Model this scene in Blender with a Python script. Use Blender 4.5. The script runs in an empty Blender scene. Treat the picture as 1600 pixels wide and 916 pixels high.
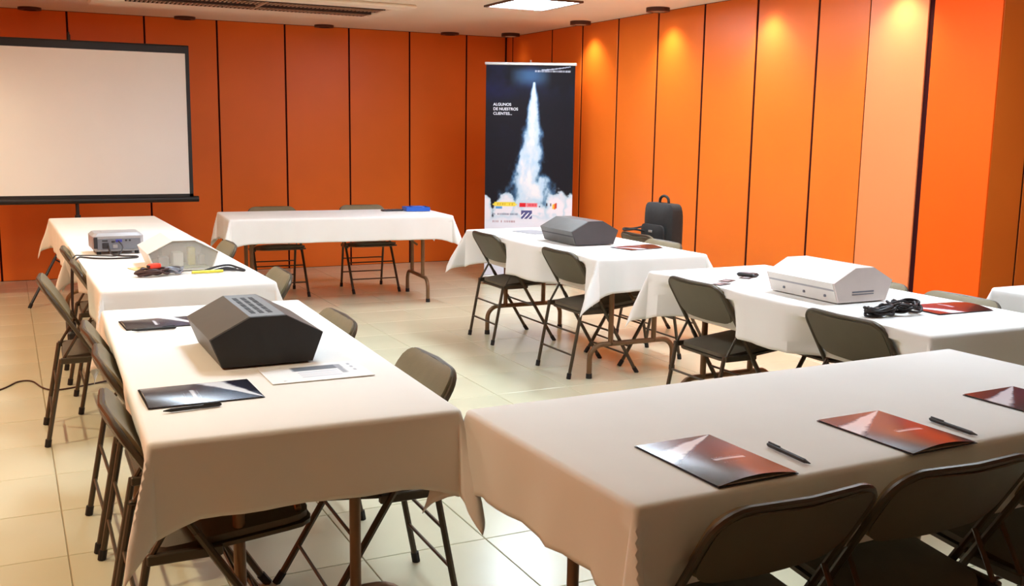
import bpy, math, random
import numpy as np
from mathutils import Vector, Matrix, Euler
random.seed(7); np.random.seed(7)
PI = math.pi
scene = bpy.context.scene
C = scene.collection

# ------------------------------------------------------------------ camera
F_PX, PITCH, YAW, ROLL, CAM_H = 1589.11, 0.158986, 0.461794, 0.015030, 1.4643
cam_data = bpy.data.cameras.new('camera'); cam = bpy.data.objects.new('camera', cam_data); C.objects.link(cam)
cam_data.sensor_fit = 'HORIZONTAL'; cam_data.sensor_width = 36.0; cam_data.lens = 36.0*F_PX/1600.0
fwd = Vector((math.sin(YAW), math.cos(YAW), 0)); right = Vector((math.cos(YAW), -math.sin(YAW), 0)); up = Vector((0, 0, 1))
FV = fwd*math.cos(PITCH) - up*math.sin(PITCH); UV = up*math.cos(PITCH) + fwd*math.sin(PITCH)
RV = right*math.cos(ROLL) + UV*math.sin(ROLL); UV = UV*math.cos(ROLL) - right*math.sin(ROLL)
cam.matrix_world = Matrix(((RV.x, UV.x, -FV.x, 0), (RV.y, UV.y, -FV.y, 0), (RV.z, UV.z, -FV.z, CAM_H), (0, 0, 0, 1)))
cam_data.clip_start = 0.05
scene.camera = cam

# ------------------------------------------------------------------ world and exposure
w = bpy.data.worlds.new('world'); scene.world = w; w.use_nodes = True
w.node_tree.nodes['Background'].inputs[0].default_value = (1.0, 0.9, 0.8, 1)
w.node_tree.nodes['Background'].inputs[1].default_value = 0.02
scene.view_settings.view_transform = 'Standard'; scene.view_settings.look = 'None'
scene.view_settings.gamma = 1.0; scene.view_settings.use_curve_mapping = False
scene.view_settings.exposure = 0.0
PANEL_W = 38.0       # emission strength of the ceiling light panels
SPOT_RIGHT = 40.0    # watts of the lamps washing the right wall
SPOT_BACK = 0.0      # the lamps along the back wall are switched off
FILL_LEFT = 100.0     # watts of the added, unseen warm lamps along the left side
PANEL_SPOTS = [(3.92, 7.58), (1.2, 6.3), (3.92, 6.0), (1.2, 4.0), (3.92, 4.4), (3.92, 2.9)]  # first panel is in view; the others are added to shape the brightness

# ------------------------------------------------------------------ materials
def s2l(c):
    return tuple(((v/255.0)/12.92 if v/255.0 <= 0.04045 else ((v/255.0+0.055)/1.055)**2.4) for v in c)
MATS = {}
def mat(name, rgb, rough=0.5, metal=0.0, var=0.06, vscale=8.0, bump=0.0, bscale=120.0, coat=0.0, trans=0.0, spec=0.5, alpha=1.0, emit=None, stretch=None):
    m = bpy.data.materials.new(name); m.use_nodes = True
    nt = m.node_tree; b = nt.nodes['Principled BSDF']
    lin = s2l(rgb)
    tc = nt.nodes.new('ShaderNodeTexCoord'); src = tc.outputs['Object']
    if stretch:
        mp = nt.nodes.new('ShaderNodeMapping'); mp.inputs['Scale'].default_value = stretch
        nt.links.new(src, mp.inputs['Vector']); src = mp.outputs['Vector']
    nz = nt.nodes.new('ShaderNodeTexNoise'); nz.inputs['Scale'].default_value = vscale; nz.inputs['Detail'].default_value = 4
    nt.links.new(src, nz.inputs['Vector'])
    rp = nt.nodes.new('ShaderNodeValToRGB')
    rp.color_ramp.elements[0].position = 0.3; rp.color_ramp.elements[1].position = 0.7
    rp.color_ramp.elements[0].color = tuple(max(0, v*(1-var)) for v in lin)+(1,)
    rp.color_ramp.elements[1].color = tuple(min(1, v*(1+var)) for v in lin)+(1,)
    nt.links.new(nz.outputs['Fac'], rp.inputs['Fac']); nt.links.new(rp.outputs['Color'], b.inputs['Base Color'])
    b.inputs['Roughness'].default_value = rough; b.inputs['Metallic'].default_value = metal
    b.inputs['Specular IOR Level'].default_value = spec
    b.inputs['Coat Weight'].default_value = coat; b.inputs['Coat Roughness'].default_value = 0.12
    b.inputs['Transmission Weight'].default_value = trans; b.inputs['Alpha'].default_value = alpha
    if emit:
        b.inputs['Emission Color'].default_value = s2l(emit[0])+(1,); b.inputs['Emission Strength'].default_value = emit[1]
    if bump > 0:
        n2 = nt.nodes.new('ShaderNodeTexNoise'); n2.inputs['Scale'].default_value = bscale; n2.inputs['Detail'].default_value = 3
        nt.links.new(src, n2.inputs['Vector'])
        bp = nt.nodes.new('ShaderNodeBump'); bp.inputs['Strength'].default_value = bump; bp.inputs['Distance'].default_value = 0.004
        nt.links.new(n2.outputs['Fac'], bp.inputs['Height']); nt.links.new(bp.outputs['Normal'], b.inputs['Normal'])
    MATS[name] = m
    return m
def print_mat(name, rough=0.3, coat=0.6, spec=0.5):
    m = bpy.data.materials.new(name); m.use_nodes = True; nt = m.node_tree; b = nt.nodes['Principled BSDF']
    a = nt.nodes.new('ShaderNodeAttribute'); a.attribute_name = 'Col'
    nt.links.new(a.outputs['Color'], b.inputs['Base Color']); b.inputs['Roughness'].default_value = rough
    b.inputs['Coat Weight'].default_value = coat; b.inputs['Coat Roughness'].default_value = 0.08
    b.inputs['Specular IOR Level'].default_value = spec
    MATS[name] = m
    return m
mat('orange_laminate', (232, 114, 36), 0.36, var=0.05, vscale=1.5, bump=0.02, bscale=30, spec=0.3)
mat('pale_orange_laminate', (240, 134, 78), 0.42, var=0.03, vscale=1.5)
mat('vivid_orange_paint', (255, 90, 2), 0.6, var=0.03, vscale=2.0, spec=0.2)
mat('seam_dark', (52, 10, 12), 0.8, spec=0.1)
mat('ceiling_plaster', (240, 228, 208), 0.9, var=0.03, vscale=1.2, bump=0.05, bscale=40)
mat('floor_tile', (210, 206, 176), 0.22, var=0.05, vscale=1.6, bump=0.01, bscale=12)
mat('grout', (168, 150, 120), 0.85)
mat('cloth', (236, 232, 226), 0.9, var=0.02, vscale=3, bump=0.12, bscale=9, spec=0.2)
mat('table_grey', (150, 140, 125), 0.6, var=0.08, vscale=20)
mat('table_leg', (124, 92, 62), 0.42, 0.35, var=0.1, vscale=14)
mat('chair_metal', (76, 65, 50), 0.42, 0.35, var=0.08, vscale=14)
mat('chair_panel', (88, 78, 60), 0.5, 0.1, var=0.06, vscale=9)
mat('chair_vinyl', (120, 106, 76), 0.55, var=0.08, vscale=14, bump=0.12, bscale=160)
mat('chair_seat', (86, 76, 60), 0.6, var=0.10, vscale=14, bump=0.12, bscale=160)
mat('rubber', (28, 26, 25), 0.75)
mat('black_plastic', (34, 32, 31), 0.5, var=0.08, vscale=16)
mat('device_black', (82, 78, 70), 0.45, var=0.05, vscale=18, bump=0.03, bscale=300)
mat('device_end_black', (40, 39, 37), 0.55, var=0.06, vscale=18)
mat('device_grey', (96, 94, 90), 0.45, var=0.05, vscale=18)
mat('device_end_grey', (74, 68, 68), 0.55, var=0.05, vscale=18)
mat('device_white', (236, 232, 224), 0.4, var=0.02, vscale=18)
mat('device_end_white', (220, 204, 196), 0.5, var=0.02, vscale=18)
mat('clear_plastic', (240, 234, 220), 0.15, var=0.02, alpha=0.28)
mat('frost_plastic', (238, 232, 218), 0.35, trans=0.35, var=0.02)
mat('silver_plastic', (170, 168, 170), 0.35, 0.25, var=0.04)
mat('silver_dark', (120, 122, 130), 0.4, 0.2, var=0.05)
mat('port_blue', (60, 60, 150), 0.4)
mat('port_dark', (45, 40, 42), 0.5)
mat('red_plastic', (240, 62, 34), 0.4)
mat('yellow_plastic', (222, 208, 58), 0.4)
mat('blue_plastic', (36, 92, 190), 0.35)
mat('cream_board', (226, 208, 150), 0.7)
mat('board_green', (150, 160, 120), 0.6)
mat('cable_black', (34, 25, 24), 0.5)
mat('cable_brown', (66, 36, 30), 0.5)
mat('bag_fabric', (38, 36, 34), 0.8, var=0.15, vscale=40, bump=0.3, bscale=400)
mat('aluminium', (200, 198, 192), 0.35, 0.7, var=0.03)
mat('steel_bright', (206, 204, 200), 0.25, 0.9, var=0.03)
mat('screen_fabric', (240, 236, 228), 0.75, var=0.015, vscale=2)
mat('screen_black', (26, 22, 22), 0.5, var=0.1)
mat('white_paint', (238, 232, 222), 0.5, var=0.02)
mat('white_ink', (232, 234, 240), 0.5, var=0.02)
mat('fixture_brown', (92, 58, 38), 0.5, var=0.05)
mat('can_dark', (70, 34, 22), 0.5, var=0.05)
mat('grille_dark', (58, 38, 30), 0.7, var=0.1)
mat('grille_fin', (176, 150, 126), 0.5)
mat('paper_dark', (40, 36, 42), 0.5)
mat('lamp_warm', (255, 230, 190), 0.5, emit=((255, 214, 160), 6.0))
mat('panel_glow', (255, 255, 255), 0.5, emit=((218, 238, 255), PANEL_W))
print_mat('cover_print', 0.2, 0.0, 0.45)
print_mat('banner_print', 0.6, 0.0, 0.15)
print_mat('paper_print', 0.6, 0.0)

# ------------------------------------------------------------------ mesh helpers
class MB:
    def __init__(s): s.v = []; s.f = []
    def add(s, vs, fs):
        o = len(s.v); s.v += [tuple(p) for p in vs]; s.f += [tuple(i+o for i in f) for f in fs]; return s
    def box(s, x0, x1, y0, y1, z0, z1, ch=0.0):
        if ch <= 0:
            vs = [(x, y, z) for z in (z0, z1) for y in (y0, y1) for x in (x0, x1)]
            return s.add(vs, [(0, 2, 3, 1), (4, 5, 7, 6), (0, 1, 5, 4), (2, 6, 7, 3), (0, 4, 6, 2), (1, 3, 7, 5)])
        c = min(ch, (x1-x0)/2.01, (y1-y0)/2.01, (z1-z0)/2.01)
        rings = []
        for z, k in ((z0, c), (z0+c, 0), (z1-c, 0), (z1, c)):
            a0, a1, b0, b1 = x0+k, x1-k, y0+k, y1-k
            q = c
            rings.append([(a0+q, b0, z), (a1-q, b0, z), (a1, b0+q, z), (a1, b1-q, z), (a1-q, b1, z), (a0+q, b1, z), (a0, b1-q, z), (a0, b0+q, z)])
        vs = [p for r in rings for p in r]; fs = [tuple(range(7, -1, -1)), tuple(range(24, 32))]
        for r in range(3):
            for i in range(8):
                j = (i+1) % 8; fs.append((r*8+i, r*8+j, r*8+8+j, r*8+8+i))
        return s.add(vs, fs)
    def tube(s, pts, r, n=8, caps=True):
        pts = [Vector(p) for p in pts]; m = len(pts); ring = []; prev = None
        for i, p in enumerate(pts):
            t = (pts[min(i+1, m-1)] - pts[max(i-1, 0)]); t.normalize()
            if prev is None:
                a = Vector((0, 0, 1)) if abs(t.z) < 0.9 else Vector((1, 0, 0)); u = t.cross(a).normalized()
            else:
                u = (prev - t*prev.dot(t)).normalized()
            prev = u; v = t.cross(u)
            rr = r[i] if isinstance(r, (list, tuple)) else r
            ring.append([p + (u*math.cos(2*PI*k/n) + v*math.sin(2*PI*k/n))*rr for k in range(n)])
        vs = [q for g in ring for q in g]; fs = []
        for i in range(m-1):
            for k in range(n):
                j = (k+1) % n; fs.append((i*n+k, i*n+j, (i+1)*n+j, (i+1)*n+k))
        if caps: fs += [tuple(range(n-1, -1, -1)), tuple(range((m-1)*n, m*n))]
        return s.add(vs, fs)
    def prism(s, prof, y0, y1):
        """profile in (x,z), extruded along y"""
        n = len(prof); vs = [(x, y0, z) for x, z in prof] + [(x, y1, z) for x, z in prof]
        fs = [tuple(range(n)), tuple(range(2*n-1, n-1, -1))] + [(i, i+n, (i+1) % n+n, (i+1) % n) for i in range(n)]
        return s.add(vs, fs)
    def disc(s, c, r0, r1, z0, z1, n=24):
        vs = [(c[0]+r*math.cos(2*PI*k/n), c[1]+r*math.sin(2*PI*k/n), z) for r, z in ((r0, z0), (r1, z1)) for k in range(n)]
        fs = [tuple(range(n-1, -1, -1)), tuple(range(n, 2*n))] + [(k, (k+1) % n, n+(k+1) % n, n+k) for k in range(n)]
        return s.add(vs, fs)
    def ring(s, c, r0, r1, z0, z1, n=28):
        vs = [(c[0]+r*math.cos(2*PI*k/n), c[1]+r*math.sin(2*PI*k/n), z) for r, z in ((r0, z0), (r1, z0), (r1, z1), (r0, z1)) for k in range(n)]
        fs = []
        for q in range(4):
            for k in range(n): fs.append((q*n+k, q*n+(k+1) % n, ((q+1) % 4)*n+(k+1) % n, ((q+1) % 4)*n+k))
        return s.add(vs, fs)
    def pad(s, fn, hl, w0, w1, r, th, dome=0.3, nr=12, nc=10, under=0.0):
        """cushion-like slab; fn maps (u,v,w) to a point"""
        us = [-hl*math.cos(PI*i/(nr-1)) for i in range(nr)]; vs = []; n1 = nc+1
        for side in (1, -1):
            for u in us:
                base = w0+(w1-w0)*(u+hl)/(2*hl); e = hl-abs(u)
                hw = base - (r-math.sqrt(max(0, r*r-(r-e)**2)) if e < r else 0)
                for k in range(n1):
                    t = -math.cos(PI*k/nc); v = t*hw
                    fall = (1-min(1, abs(u)/hl)**6)*(1-abs(t)**6)
                    wv = side*th*0.5*(0.55+0.45*fall) if side < 0 else th*0.5*(0.45+0.55*fall)+dome*th*(1-(u/hl)**2)*(1-t*t)
                    vs.append(fn(u, v, wv))
        fs = []; N = nr*n1
        for i in range(nr-1):
            for k in range(nc):
                a = i*n1+k; fs.append((a, a+1, a+n1+1, a+n1)); fs.append((N+a, N+a+n1, N+a+n1+1, N+a+1))
        for i in range(nr-1):
            a = i*n1; fs.append((a, a+n1, N+a+n1, N+a)); b = i*n1+nc; fs.append((b+n1, b, N+b, N+b+n1))
        for k in range(nc):
            fs.append((k+1, k, N+k, N+k+1)); a = (nr-1)*n1+k; fs.append((a, a+1, N+a+1, N+a))
        return s.add(vs, fs)
    def mesh(s, name, m, smooth=False):
        me = bpy.data.meshes.new(name); me.from_pydata(s.v, [], s.f); me.validate(); me.update()
        me.materials.append(MATS[m] if isinstance(m, str) else m)
        if smooth:
            me.polygons.foreach_set('use_smooth', [True]*len(me.polygons))
            try: me.set_sharp_from_angle(angle=math.radians(40))
            except Exception: pass
        return me
    def build(s, name, m, parent=None, smooth=False):
        return link(name, s.mesh(name, m, smooth), parent)
def link(name, me, parent=None):
    o = bpy.data.objects.new(name, me); C.objects.link(o)
    if parent is not None: o.parent = parent
    return o
def tag(o, label, cat=None, group=None, kind=None):
    o['label'] = label
    if cat: o['category'] = cat
    if group: o['group'] = group
    if kind: o['kind'] = kind
    return o
def thing(name, label, cat, loc=(0, 0, 0), rz=0.0, group=None):
    o = bpy.data.objects.new(name, None); C.objects.link(o); o.location = loc; o.rotation_euler = (0, 0, rz)
    o.empty_display_size = 0.1
    return tag(o, label, cat, group)
def struct(name, label, mb=None, m=None, parent=None):
    o = mb.build(name, m) if mb else link(name, None)
    o['kind'] = 'structure'; o['label'] = label
    return o
def copy_tree(o, parent=None):
    c = o.copy(); C.objects.link(c)
    if parent is not None: c.parent = parent
    for ch in list(o.children): copy_tree(ch, c)
    return c
def arc_pts(cx, cz, r, a0, a1, n): return [(cx+r*math.cos(a0+(a1-a0)*i/n), cz+r*math.sin(a0+(a1-a0)*i/n)) for i in range(n+1)]
def smooth_path(pts, sub=6):
    P = [Vector(p) for p in pts]; out = []
    for i in range(len(P)-1):
        p0 = P[max(i-1, 0)]; p1 = P[i]; p2 = P[i+1]; p3 = P[min(i+2, len(P)-1)]
        for k in range(sub):
            t = k/sub
            out.append(0.5*((2*p1)+(p2-p0)*t+(2*p0-5*p1+4*p2-p3)*t*t+(3*p1-p0-3*p2+p3)*t**3))
    out.append(P[-1]); return out

# ------------------------------------------------------------------ room shell
XL, XR, YB, YF, H, XR2, YS = -1.75, 5.098, 10.479, -4.6, 2.484, 6.9, 4.08
# floor: base slab with recessed joints and single tiles
T_P, T_X0, T_Y0 = 0.455, 0.12, 3.17
floor = struct('floor', 'cream ceramic tile floor with thin brown joints',
               MB().box(XL-0.2, XR2+0.2, YF-0.2, YB+0.2, -0.12, -0.006), 'grout')
tile_mesh = MB().box(-T_P/2+0.002, T_P/2-0.002, -T_P/2+0.002, T_P/2-0.002, -0.012, 0.0, 0.0015).mesh('floor_tile', 'floor_tile')
far_mb = MB(); cells = []
i0, i1 = math.floor((XL-T_X0)/T_P)-0, math.ceil((XR2-T_X0)/T_P); j0, j1 = math.floor((YF-T_Y0)/T_P), math.ceil((YB-T_Y0)/T_P)
for i in range(i0, i1):
    for j in range(j0, j1):
        cells.append((T_X0+(i+0.5)*T_P, T_Y0+(j+0.5)*T_P))
def in_view(p):
    d = Vector((p[0], p[1], -CAM_H)); z = d.dot(FV)
    if z < 0.5: return False
    x = 800+F_PX*d.dot(RV)/z; y = 458-F_PX*d.dot(UV)/z
    return -120 < x < 1720 and 300 < y < 1060
view = sorted([c for c in cells if in_view(c) and c[0] < XR+0.3], key=lambda c: (c[0]**2+c[1]**2))[:290]
vs_ = set(view)
for c in view:
    o = link('tile', tile_mesh, floor); o.location = (c[0], c[1], 0)
for c in cells:
    if c not in vs_: far_mb.box(c[0]-T_P/2+0.003, c[0]+T_P/2-0.003, c[1]-T_P/2+0.003, c[1]+T_P/2-0.003, -0.012, 0.0)
o = far_mb.build('tile_field', 'floor_tile', floor); o['kind'] = 'stuff'

ceil = struct('ceiling', 'cream plaster ceiling', MB().box(XL-0.2, XR2+0.2, YF-0.2, YB+0.2, H, H+0.15), 'ceiling_plaster')
PT = 0.03
def panel_wall(wall, axis, at, edges, sign, z0=0.004, z1=H-0.004, gap=0.009):
    """panels standing proud of a dark backing; axis 'x': wall runs along x at y=at"""
    for e in edges:
        a, b = e[0], e[1]; m = e[2] if len(e) > 2 else 'orange_laminate'; pr = e[3] if len(e) > 3 else 0.0
        mb = MB(); t0, t1 = sorted((at, at+sign*(-PT)))
        if sign > 0: t0 -= pr
        if axis == 'x': mb.box(a+gap, b-gap, t0, t1, z0, z1, 0.002)
        else: mb.box(t0, t1, a+gap, b-gap, z0, z1, 0.002)
        mb.build('panel', m, wall)
wb = struct('wall_back', 'orange folding partition wall behind the projection screen', MB().box(XL-0.1, XR+0.1, YB+0.006, YB+0.2, 0, H), 'seam_dark')
sx = [XL+0.0, -1.42, -0.75, -0.08, 0.59, 1.265, 1.94, 2.61, 3.28, 3.95, 4.615, XR-0.004]
panel_wall(wb, 'x', YB+PT, [(sx[i], sx[i+1]) for i in range(len(sx)-1)], 1)
wr = struct('wall_right', 'bright orange panelled partition wall along the right side', MB().box(XR+0.005, XR+0.2, YS+0.05, YB+0.1, 0, H), 'seam_dark')
sy = [YB, 10.32, 9.41, 8.79, 8.14, 7.50, 6.85, 6.20, 5.55]
panel_wall(wr, 'y', XR+PT, [(sy[i+1], sy[i]) for i in range(len(sy)-1)], 1, gap=0.013)
panel_wall(wr, 'y', XR+PT, [(5.075, 5.55)], 1)
panel_wall(wr, 'y', XR+PT, [(4.600, 5.07, 'pale_orange_laminate', 0.006)], 1, gap=0.001)
panel_wall(wr, 'y', XR+PT, [(YS-0.0, 4.562, 'vivid_orange_paint')], 1, gap=0.001)
ws = struct('wall_return', 'dark orange return wall beyond the right corner', MB().box(XR+0.06, XR2+0.1, YS+0.006, YS+0.2, 0, H), 'seam_dark')
panel_wall(ws, 'x', YS+PT, [(XR+0.002, 5.40), (5.40, 6.07), (6.07, XR2)], 1)
wl = struct('wall_left', 'orange partition wall on the left side out of view', MB().box(XL-0.2, XL-PT+0.004, YF-0.1, YB+0.1, 0, H), 'seam_dark')
yy = [YF+0.67*i for i in range(0, 24)]
panel_wall(wl, 'y', XL-PT, [(yy[i], min(yy[i+1], YB)) for i in range(len(yy)-1)], -1)
wa = struct('wall_alcove', 'orange partition wall of the alcove out of view', MB().box(XR2+PT-0.004, XR2+0.2, YF-0.1, YS+0.1, 0, H), 'seam_dark')
panel_wall(wa, 'y', XR2+PT, [(yy[i], min(yy[i+1], YS)) for i in range(13)], 1)
wf = struct('wall_front', 'orange partition wall behind the viewer', MB().box(XL-0.1, XR2+0.1, YF-0.2, YF-PT+0.004, 0, H), 'seam_dark')
xx = [XL+0.67*i for i in range(0, 14)]
panel_wall(wf, 'x', YF-PT, [(xx[i], min(xx[i+1], XR2)) for i in range(len(xx)-1)], -1)

# ceiling light panels: the visible one and the added, unseen ones
PLAB = ['glowing square ceiling light panel in view above the rocket banner', 'added unseen square light panel above the projector table', 'added unseen square light panel above the grey device table', 'added unseen square light panel above the black device table', 'added unseen square light panel above the white device table', 'added unseen square light panel above the right end of the front table']
for k, (px, py) in enumerate(PANEL_SPOTS):
    t = thing('ceiling_light', PLAB[k], 'ceiling light', (px, py, H), 0, 'square ceiling light panels')
    a, b, f = 0.255, 0.325, 0.022
    for (x0, x1, y0, y1) in ((-a-f, a+f, -b-f, -b), (-a-f, a+f, b, b+f), (-a-f, -a, -b, b), (a, a+f, -b, b)):
        MB().box(x0, x1, y0, y1, -0.016, 0).build('frame', 'fixture_brown', t)
    MB().box(-a, a, -b, b, -0.010, -0.002).build('diffuser', 'panel_glow', t)
# wall-washing can lights
def can(x, y, watts, label, group, tilt=0.0, axis='x', size=110, blend=1.0, hgt=0.032):
    t = thing('ceiling_spotlight', label, 'spotlight', (x, y, H), 0, group)
    MB().ring((0, 0), 0.058, 0.098, -hgt, 0.0).build('housing', 'can_dark', t, True)
    MB().disc((0, 0), 0.058, 0.058, -0.012, -0.002).build('bulb', 'lamp_warm' if watts > 0 else 'can_dark', t)
    if watts <= 0: return t
    l = bpy.data.lights.new('spot_lamp', 'SPOT'); l.energy = watts; l.color = (1.0, 0.84, 0.58); l.spot_size = math.radians(size); l.spot_blend = blend; l.shadow_soft_size = 0.04
    lo = bpy.data.objects.new('spot_lamp', l); C.objects.link(lo); lo.parent = t; lo.location = (0, 0, -hgt-0.004)
    if axis == 'x': lo.rotation_euler = (0, tilt, 0)
    else: lo.rotation_euler = (tilt, 0, 0)
for k, x in enumerate((0.28, 1.62, 2.98, 4.36)):
    can(x, YB-0.13, SPOT_BACK, ['dark round ceiling spotlight above the left part of the projection screen', 'dark round ceiling spotlight just right of the projection screen', 'dark round ceiling spotlight in the middle of the back wall', 'dark round ceiling spotlight left of the rocket banner'][k], 'spotlights along the back wall', 0.0, 'y', hgt=0.022)
for k, y in enumerate((10.05, 8.56, 7.28, 6.02, 4.78)):
    can(XR-0.16, y, SPOT_RIGHT*(0.06 if k == 0 else 1), ['dark round ceiling spotlight above the rocket banner in the corner', 'dark round ceiling spotlight right beside the rocket banner', 'dark round ceiling spotlight on the right wall above the black bag', 'dark round ceiling spotlight above the white device side of the right wall', 'dark round ceiling spotlight above the pale orange panel'][k], 'spotlights along the right wall', 0.0, 'x')
for k, y in enumerate((2.6, 4.5, 6.4, 8.3)):  # out-of-view lamps added to warm and brighten the left side
    can(-0.75, y, FILL_LEFT, ['nearest added unseen fill spotlight over the left aisle', 'second added unseen fill spotlight over the left aisle', 'third added unseen fill spotlight over the left aisle', 'farthest added unseen fill spotlight over the left aisle'][k], 'added fill spotlights over the left aisle', 0.0, 'x', 150, 1.0)
# air-conditioning grille in a shallow plaster frame
t = thing('air_grille', 'long brown slotted air-conditioning grille in the ceiling', 'air grille', (0, 0, H))
gx0, gx1, gy0, gy1 = 0.95, 2.97, 8.46, 9.04
for (x0, x1, y0, y1) in ((0.7, 3.16, 9.07, 9.50), (0.7, 3.16, 8.20, 8.43), (3.0, 3.16, 8.43, 9.07), (0.7, 0.92, 8.43, 9.07)):
    MB().box(x0, x1, y0, y1, -0.03, 0.0, 0.01).build('plaster_frame', 'ceiling_plaster', t)
MB().box(gx0-0.03, gx1+0.03, gy0-0.03, gy1+0.03, -0.006, 0.0).build('duct_back', 'grille_dark', t)
for yv in (gy0, gy0+0.2, gy1-0.2, gy1):
    MB().box(gx0, gx1, yv-0.012, yv+0.012, -0.034, -0.004, 0.003).build('blade', 'grille_dark', t)
fm = MB()
for i in range(58):
    x = gx0+0.017+i*0.0348
    for (a, b) in ((gy0+0.014, gy0+0.186), (gy1-0.186, gy1-0.014)): fm.box(x-0.006, x+0.006, a, b, -0.036, -0.006)
o = fm.build('fins', 'grille_fin', t); o['kind'] = 'stuff'
MB().box(1.955, 1.98, gy0-0.01, gy1+0.01, -0.037, -0.004).build('divider', 'grille_fin', t)

LEAN = 0.614                       # a chair's main frame is one straight slanting tube
def back_x(z): return 0.235-LEAN*z
# chairs: where each one stands (x, y, facing angle, label); the cloths hang around their leaning backs
W0, S0 = PI, -PI/2
chairs = [  # x, y, facing angle, label
 (0.425, 2.73, 0.0, 'nearest folding chair on the left side of the front left table'),
 (0.455, 3.345, 0.0, 'second nearest folding chair on the left side of the front left table'),
 (0.45, 3.80, 0.0, 'folding chair on the left at the far end of the front left table'),
 (0.345, 5.14, 0.0, 'folding chair pulled out from the left side of the projector table'),
 (0.515, 5.66, 0.0, 'folding chair tucked against the projector table beneath the hanging cables'),
 (0.50, 6.32, 0.0, 'farthest folding chair on the left side of the projector table'),
 (0.945, 2.90, W0, 'folding chair on the right side of the front left table near its front corner'),
 (0.90, 3.72, W0, 'folding chair on the right side of the front left table beside the black device'),
 (0.99, 5.0, W0, 'folding chair at the near right corner of the projector table'),
 (0.99, 6.33, W0, 'folding chair between the projector table and the left end of the back table'),
 (2.11, 8.87, S0, 'left folding chair behind the long back table'),
 (2.94, 8.86, S0, 'right folding chair behind the long back table'),
 (3.175, 6.385, 0.0, 'folding chair on the left of the grey device table nearer the banner'),
 (3.18, 5.34, 0.0, 'folding chair at the near left corner of the grey device table'),
 (4.19, 6.02, 0.0, 'folding chair turned away from the grey device table with a black bag on it'),
 (3.65, 5.53, W0, 'folding chair on the right of the grey device table next to the bag'),
 (3.185, 3.99, 0.0, 'folding chair with its whole back in view left of the white device'),
 (3.185, 3.0, 0.0, 'folding chair left of the black cable coil on the white device table'),
 (3.62, 3.66, W0, 'folding chair showing just its back right behind the white device'),
 (3.62, 3.15, W0, 'folding chair behind the red folder on the right table'),
 (1.385, 1.69, PI/2, 'nearest folding chair at the front right table, left one'),
 (1.875, 1.70, PI/2, 'folding chair at the front right table below the second folder'),
 (2.37, 1.70, PI/2, 'folding chair at the front right table cut by the right picture edge')]
# ------------------------------------------------------------------ folding tables
TH = 0.742
def folding_table(label, x, y, rz, L, W, long_y):
    """built with its long side along local x"""
    t = thing('folding_table', label, 'table', (x, y, 0), rz+(PI/2 if long_y else 0), 'folding banquet tables under white cloths')
    MB().box(-L/2+0.006, L/2-0.006, -W/2+0.006, W/2-0.006, TH-0.032, TH, 0.006).build('tabletop', 'table_grey', t)
    for s in (-1, 1):
        lx = s*(L/2-0.19)
        for q in (-1, 1):
            MB().tube([(lx, q*0.155, TH-0.035), (lx, q*0.155, 0.19)], 0.016, 10).build('leg', 'table_leg', t, True)
        pts = [(-0.30, 0.0), (-0.30, 0.115)] + arc_pts(-0.215, 0.115, 0.085, PI, PI/2, 6)[1:] + arc_pts(0.215, 0.115, 0.085, PI/2, 0, 6) + [(0.30, 0.0)]
        fb = MB().tube([(lx, a, b) for a, b in pts], 0.016, 10).build('foot_bar', 'table_leg', t, True)
        for q in (-1, 1):
            MB().disc((lx, q*0.30), 0.019, 0.018, 0.0, 0.03, 10).build('rubber_foot', 'rubber', fb)
        MB().tube([(lx, -0.155, 0.52), (lx, 0.155, 0.52)], 0.010, 8).build('cross_bar', 'table_leg', t, True)
        MB().tube([(lx, 0, 0.46), (lx-s*0.34, 0, TH-0.045)], 0.009, 8).build('brace', 'table_leg', t, True)
    return t
SAG = 0.035
def dents_for(x, y, rz, L, W, long_y):
    """how far each chair back presses the hanging cloth in: (local side, position, offset of the back plane from the table edge at table height)"""
    out = []; a = rz+(PI/2 if long_y else 0)
    for (cx, cy, ca, _) in chairs:
        dx, dy = cx-x, cy-y; lx = dx*math.cos(a)+dy*math.sin(a); ly = -dx*math.sin(a)+dy*math.cos(a)
        fx, fy = math.cos(ca-a), math.sin(ca-a)
        if abs(fy) > 0.8 and abs(lx) < L/2+0.1 and abs(ly) < W/2+0.35 and ly*fy < 0:
            sd = 1 if ly > 0 else -1
            out.append((sd, lx, abs(ly)-W/2))
    return out
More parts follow.
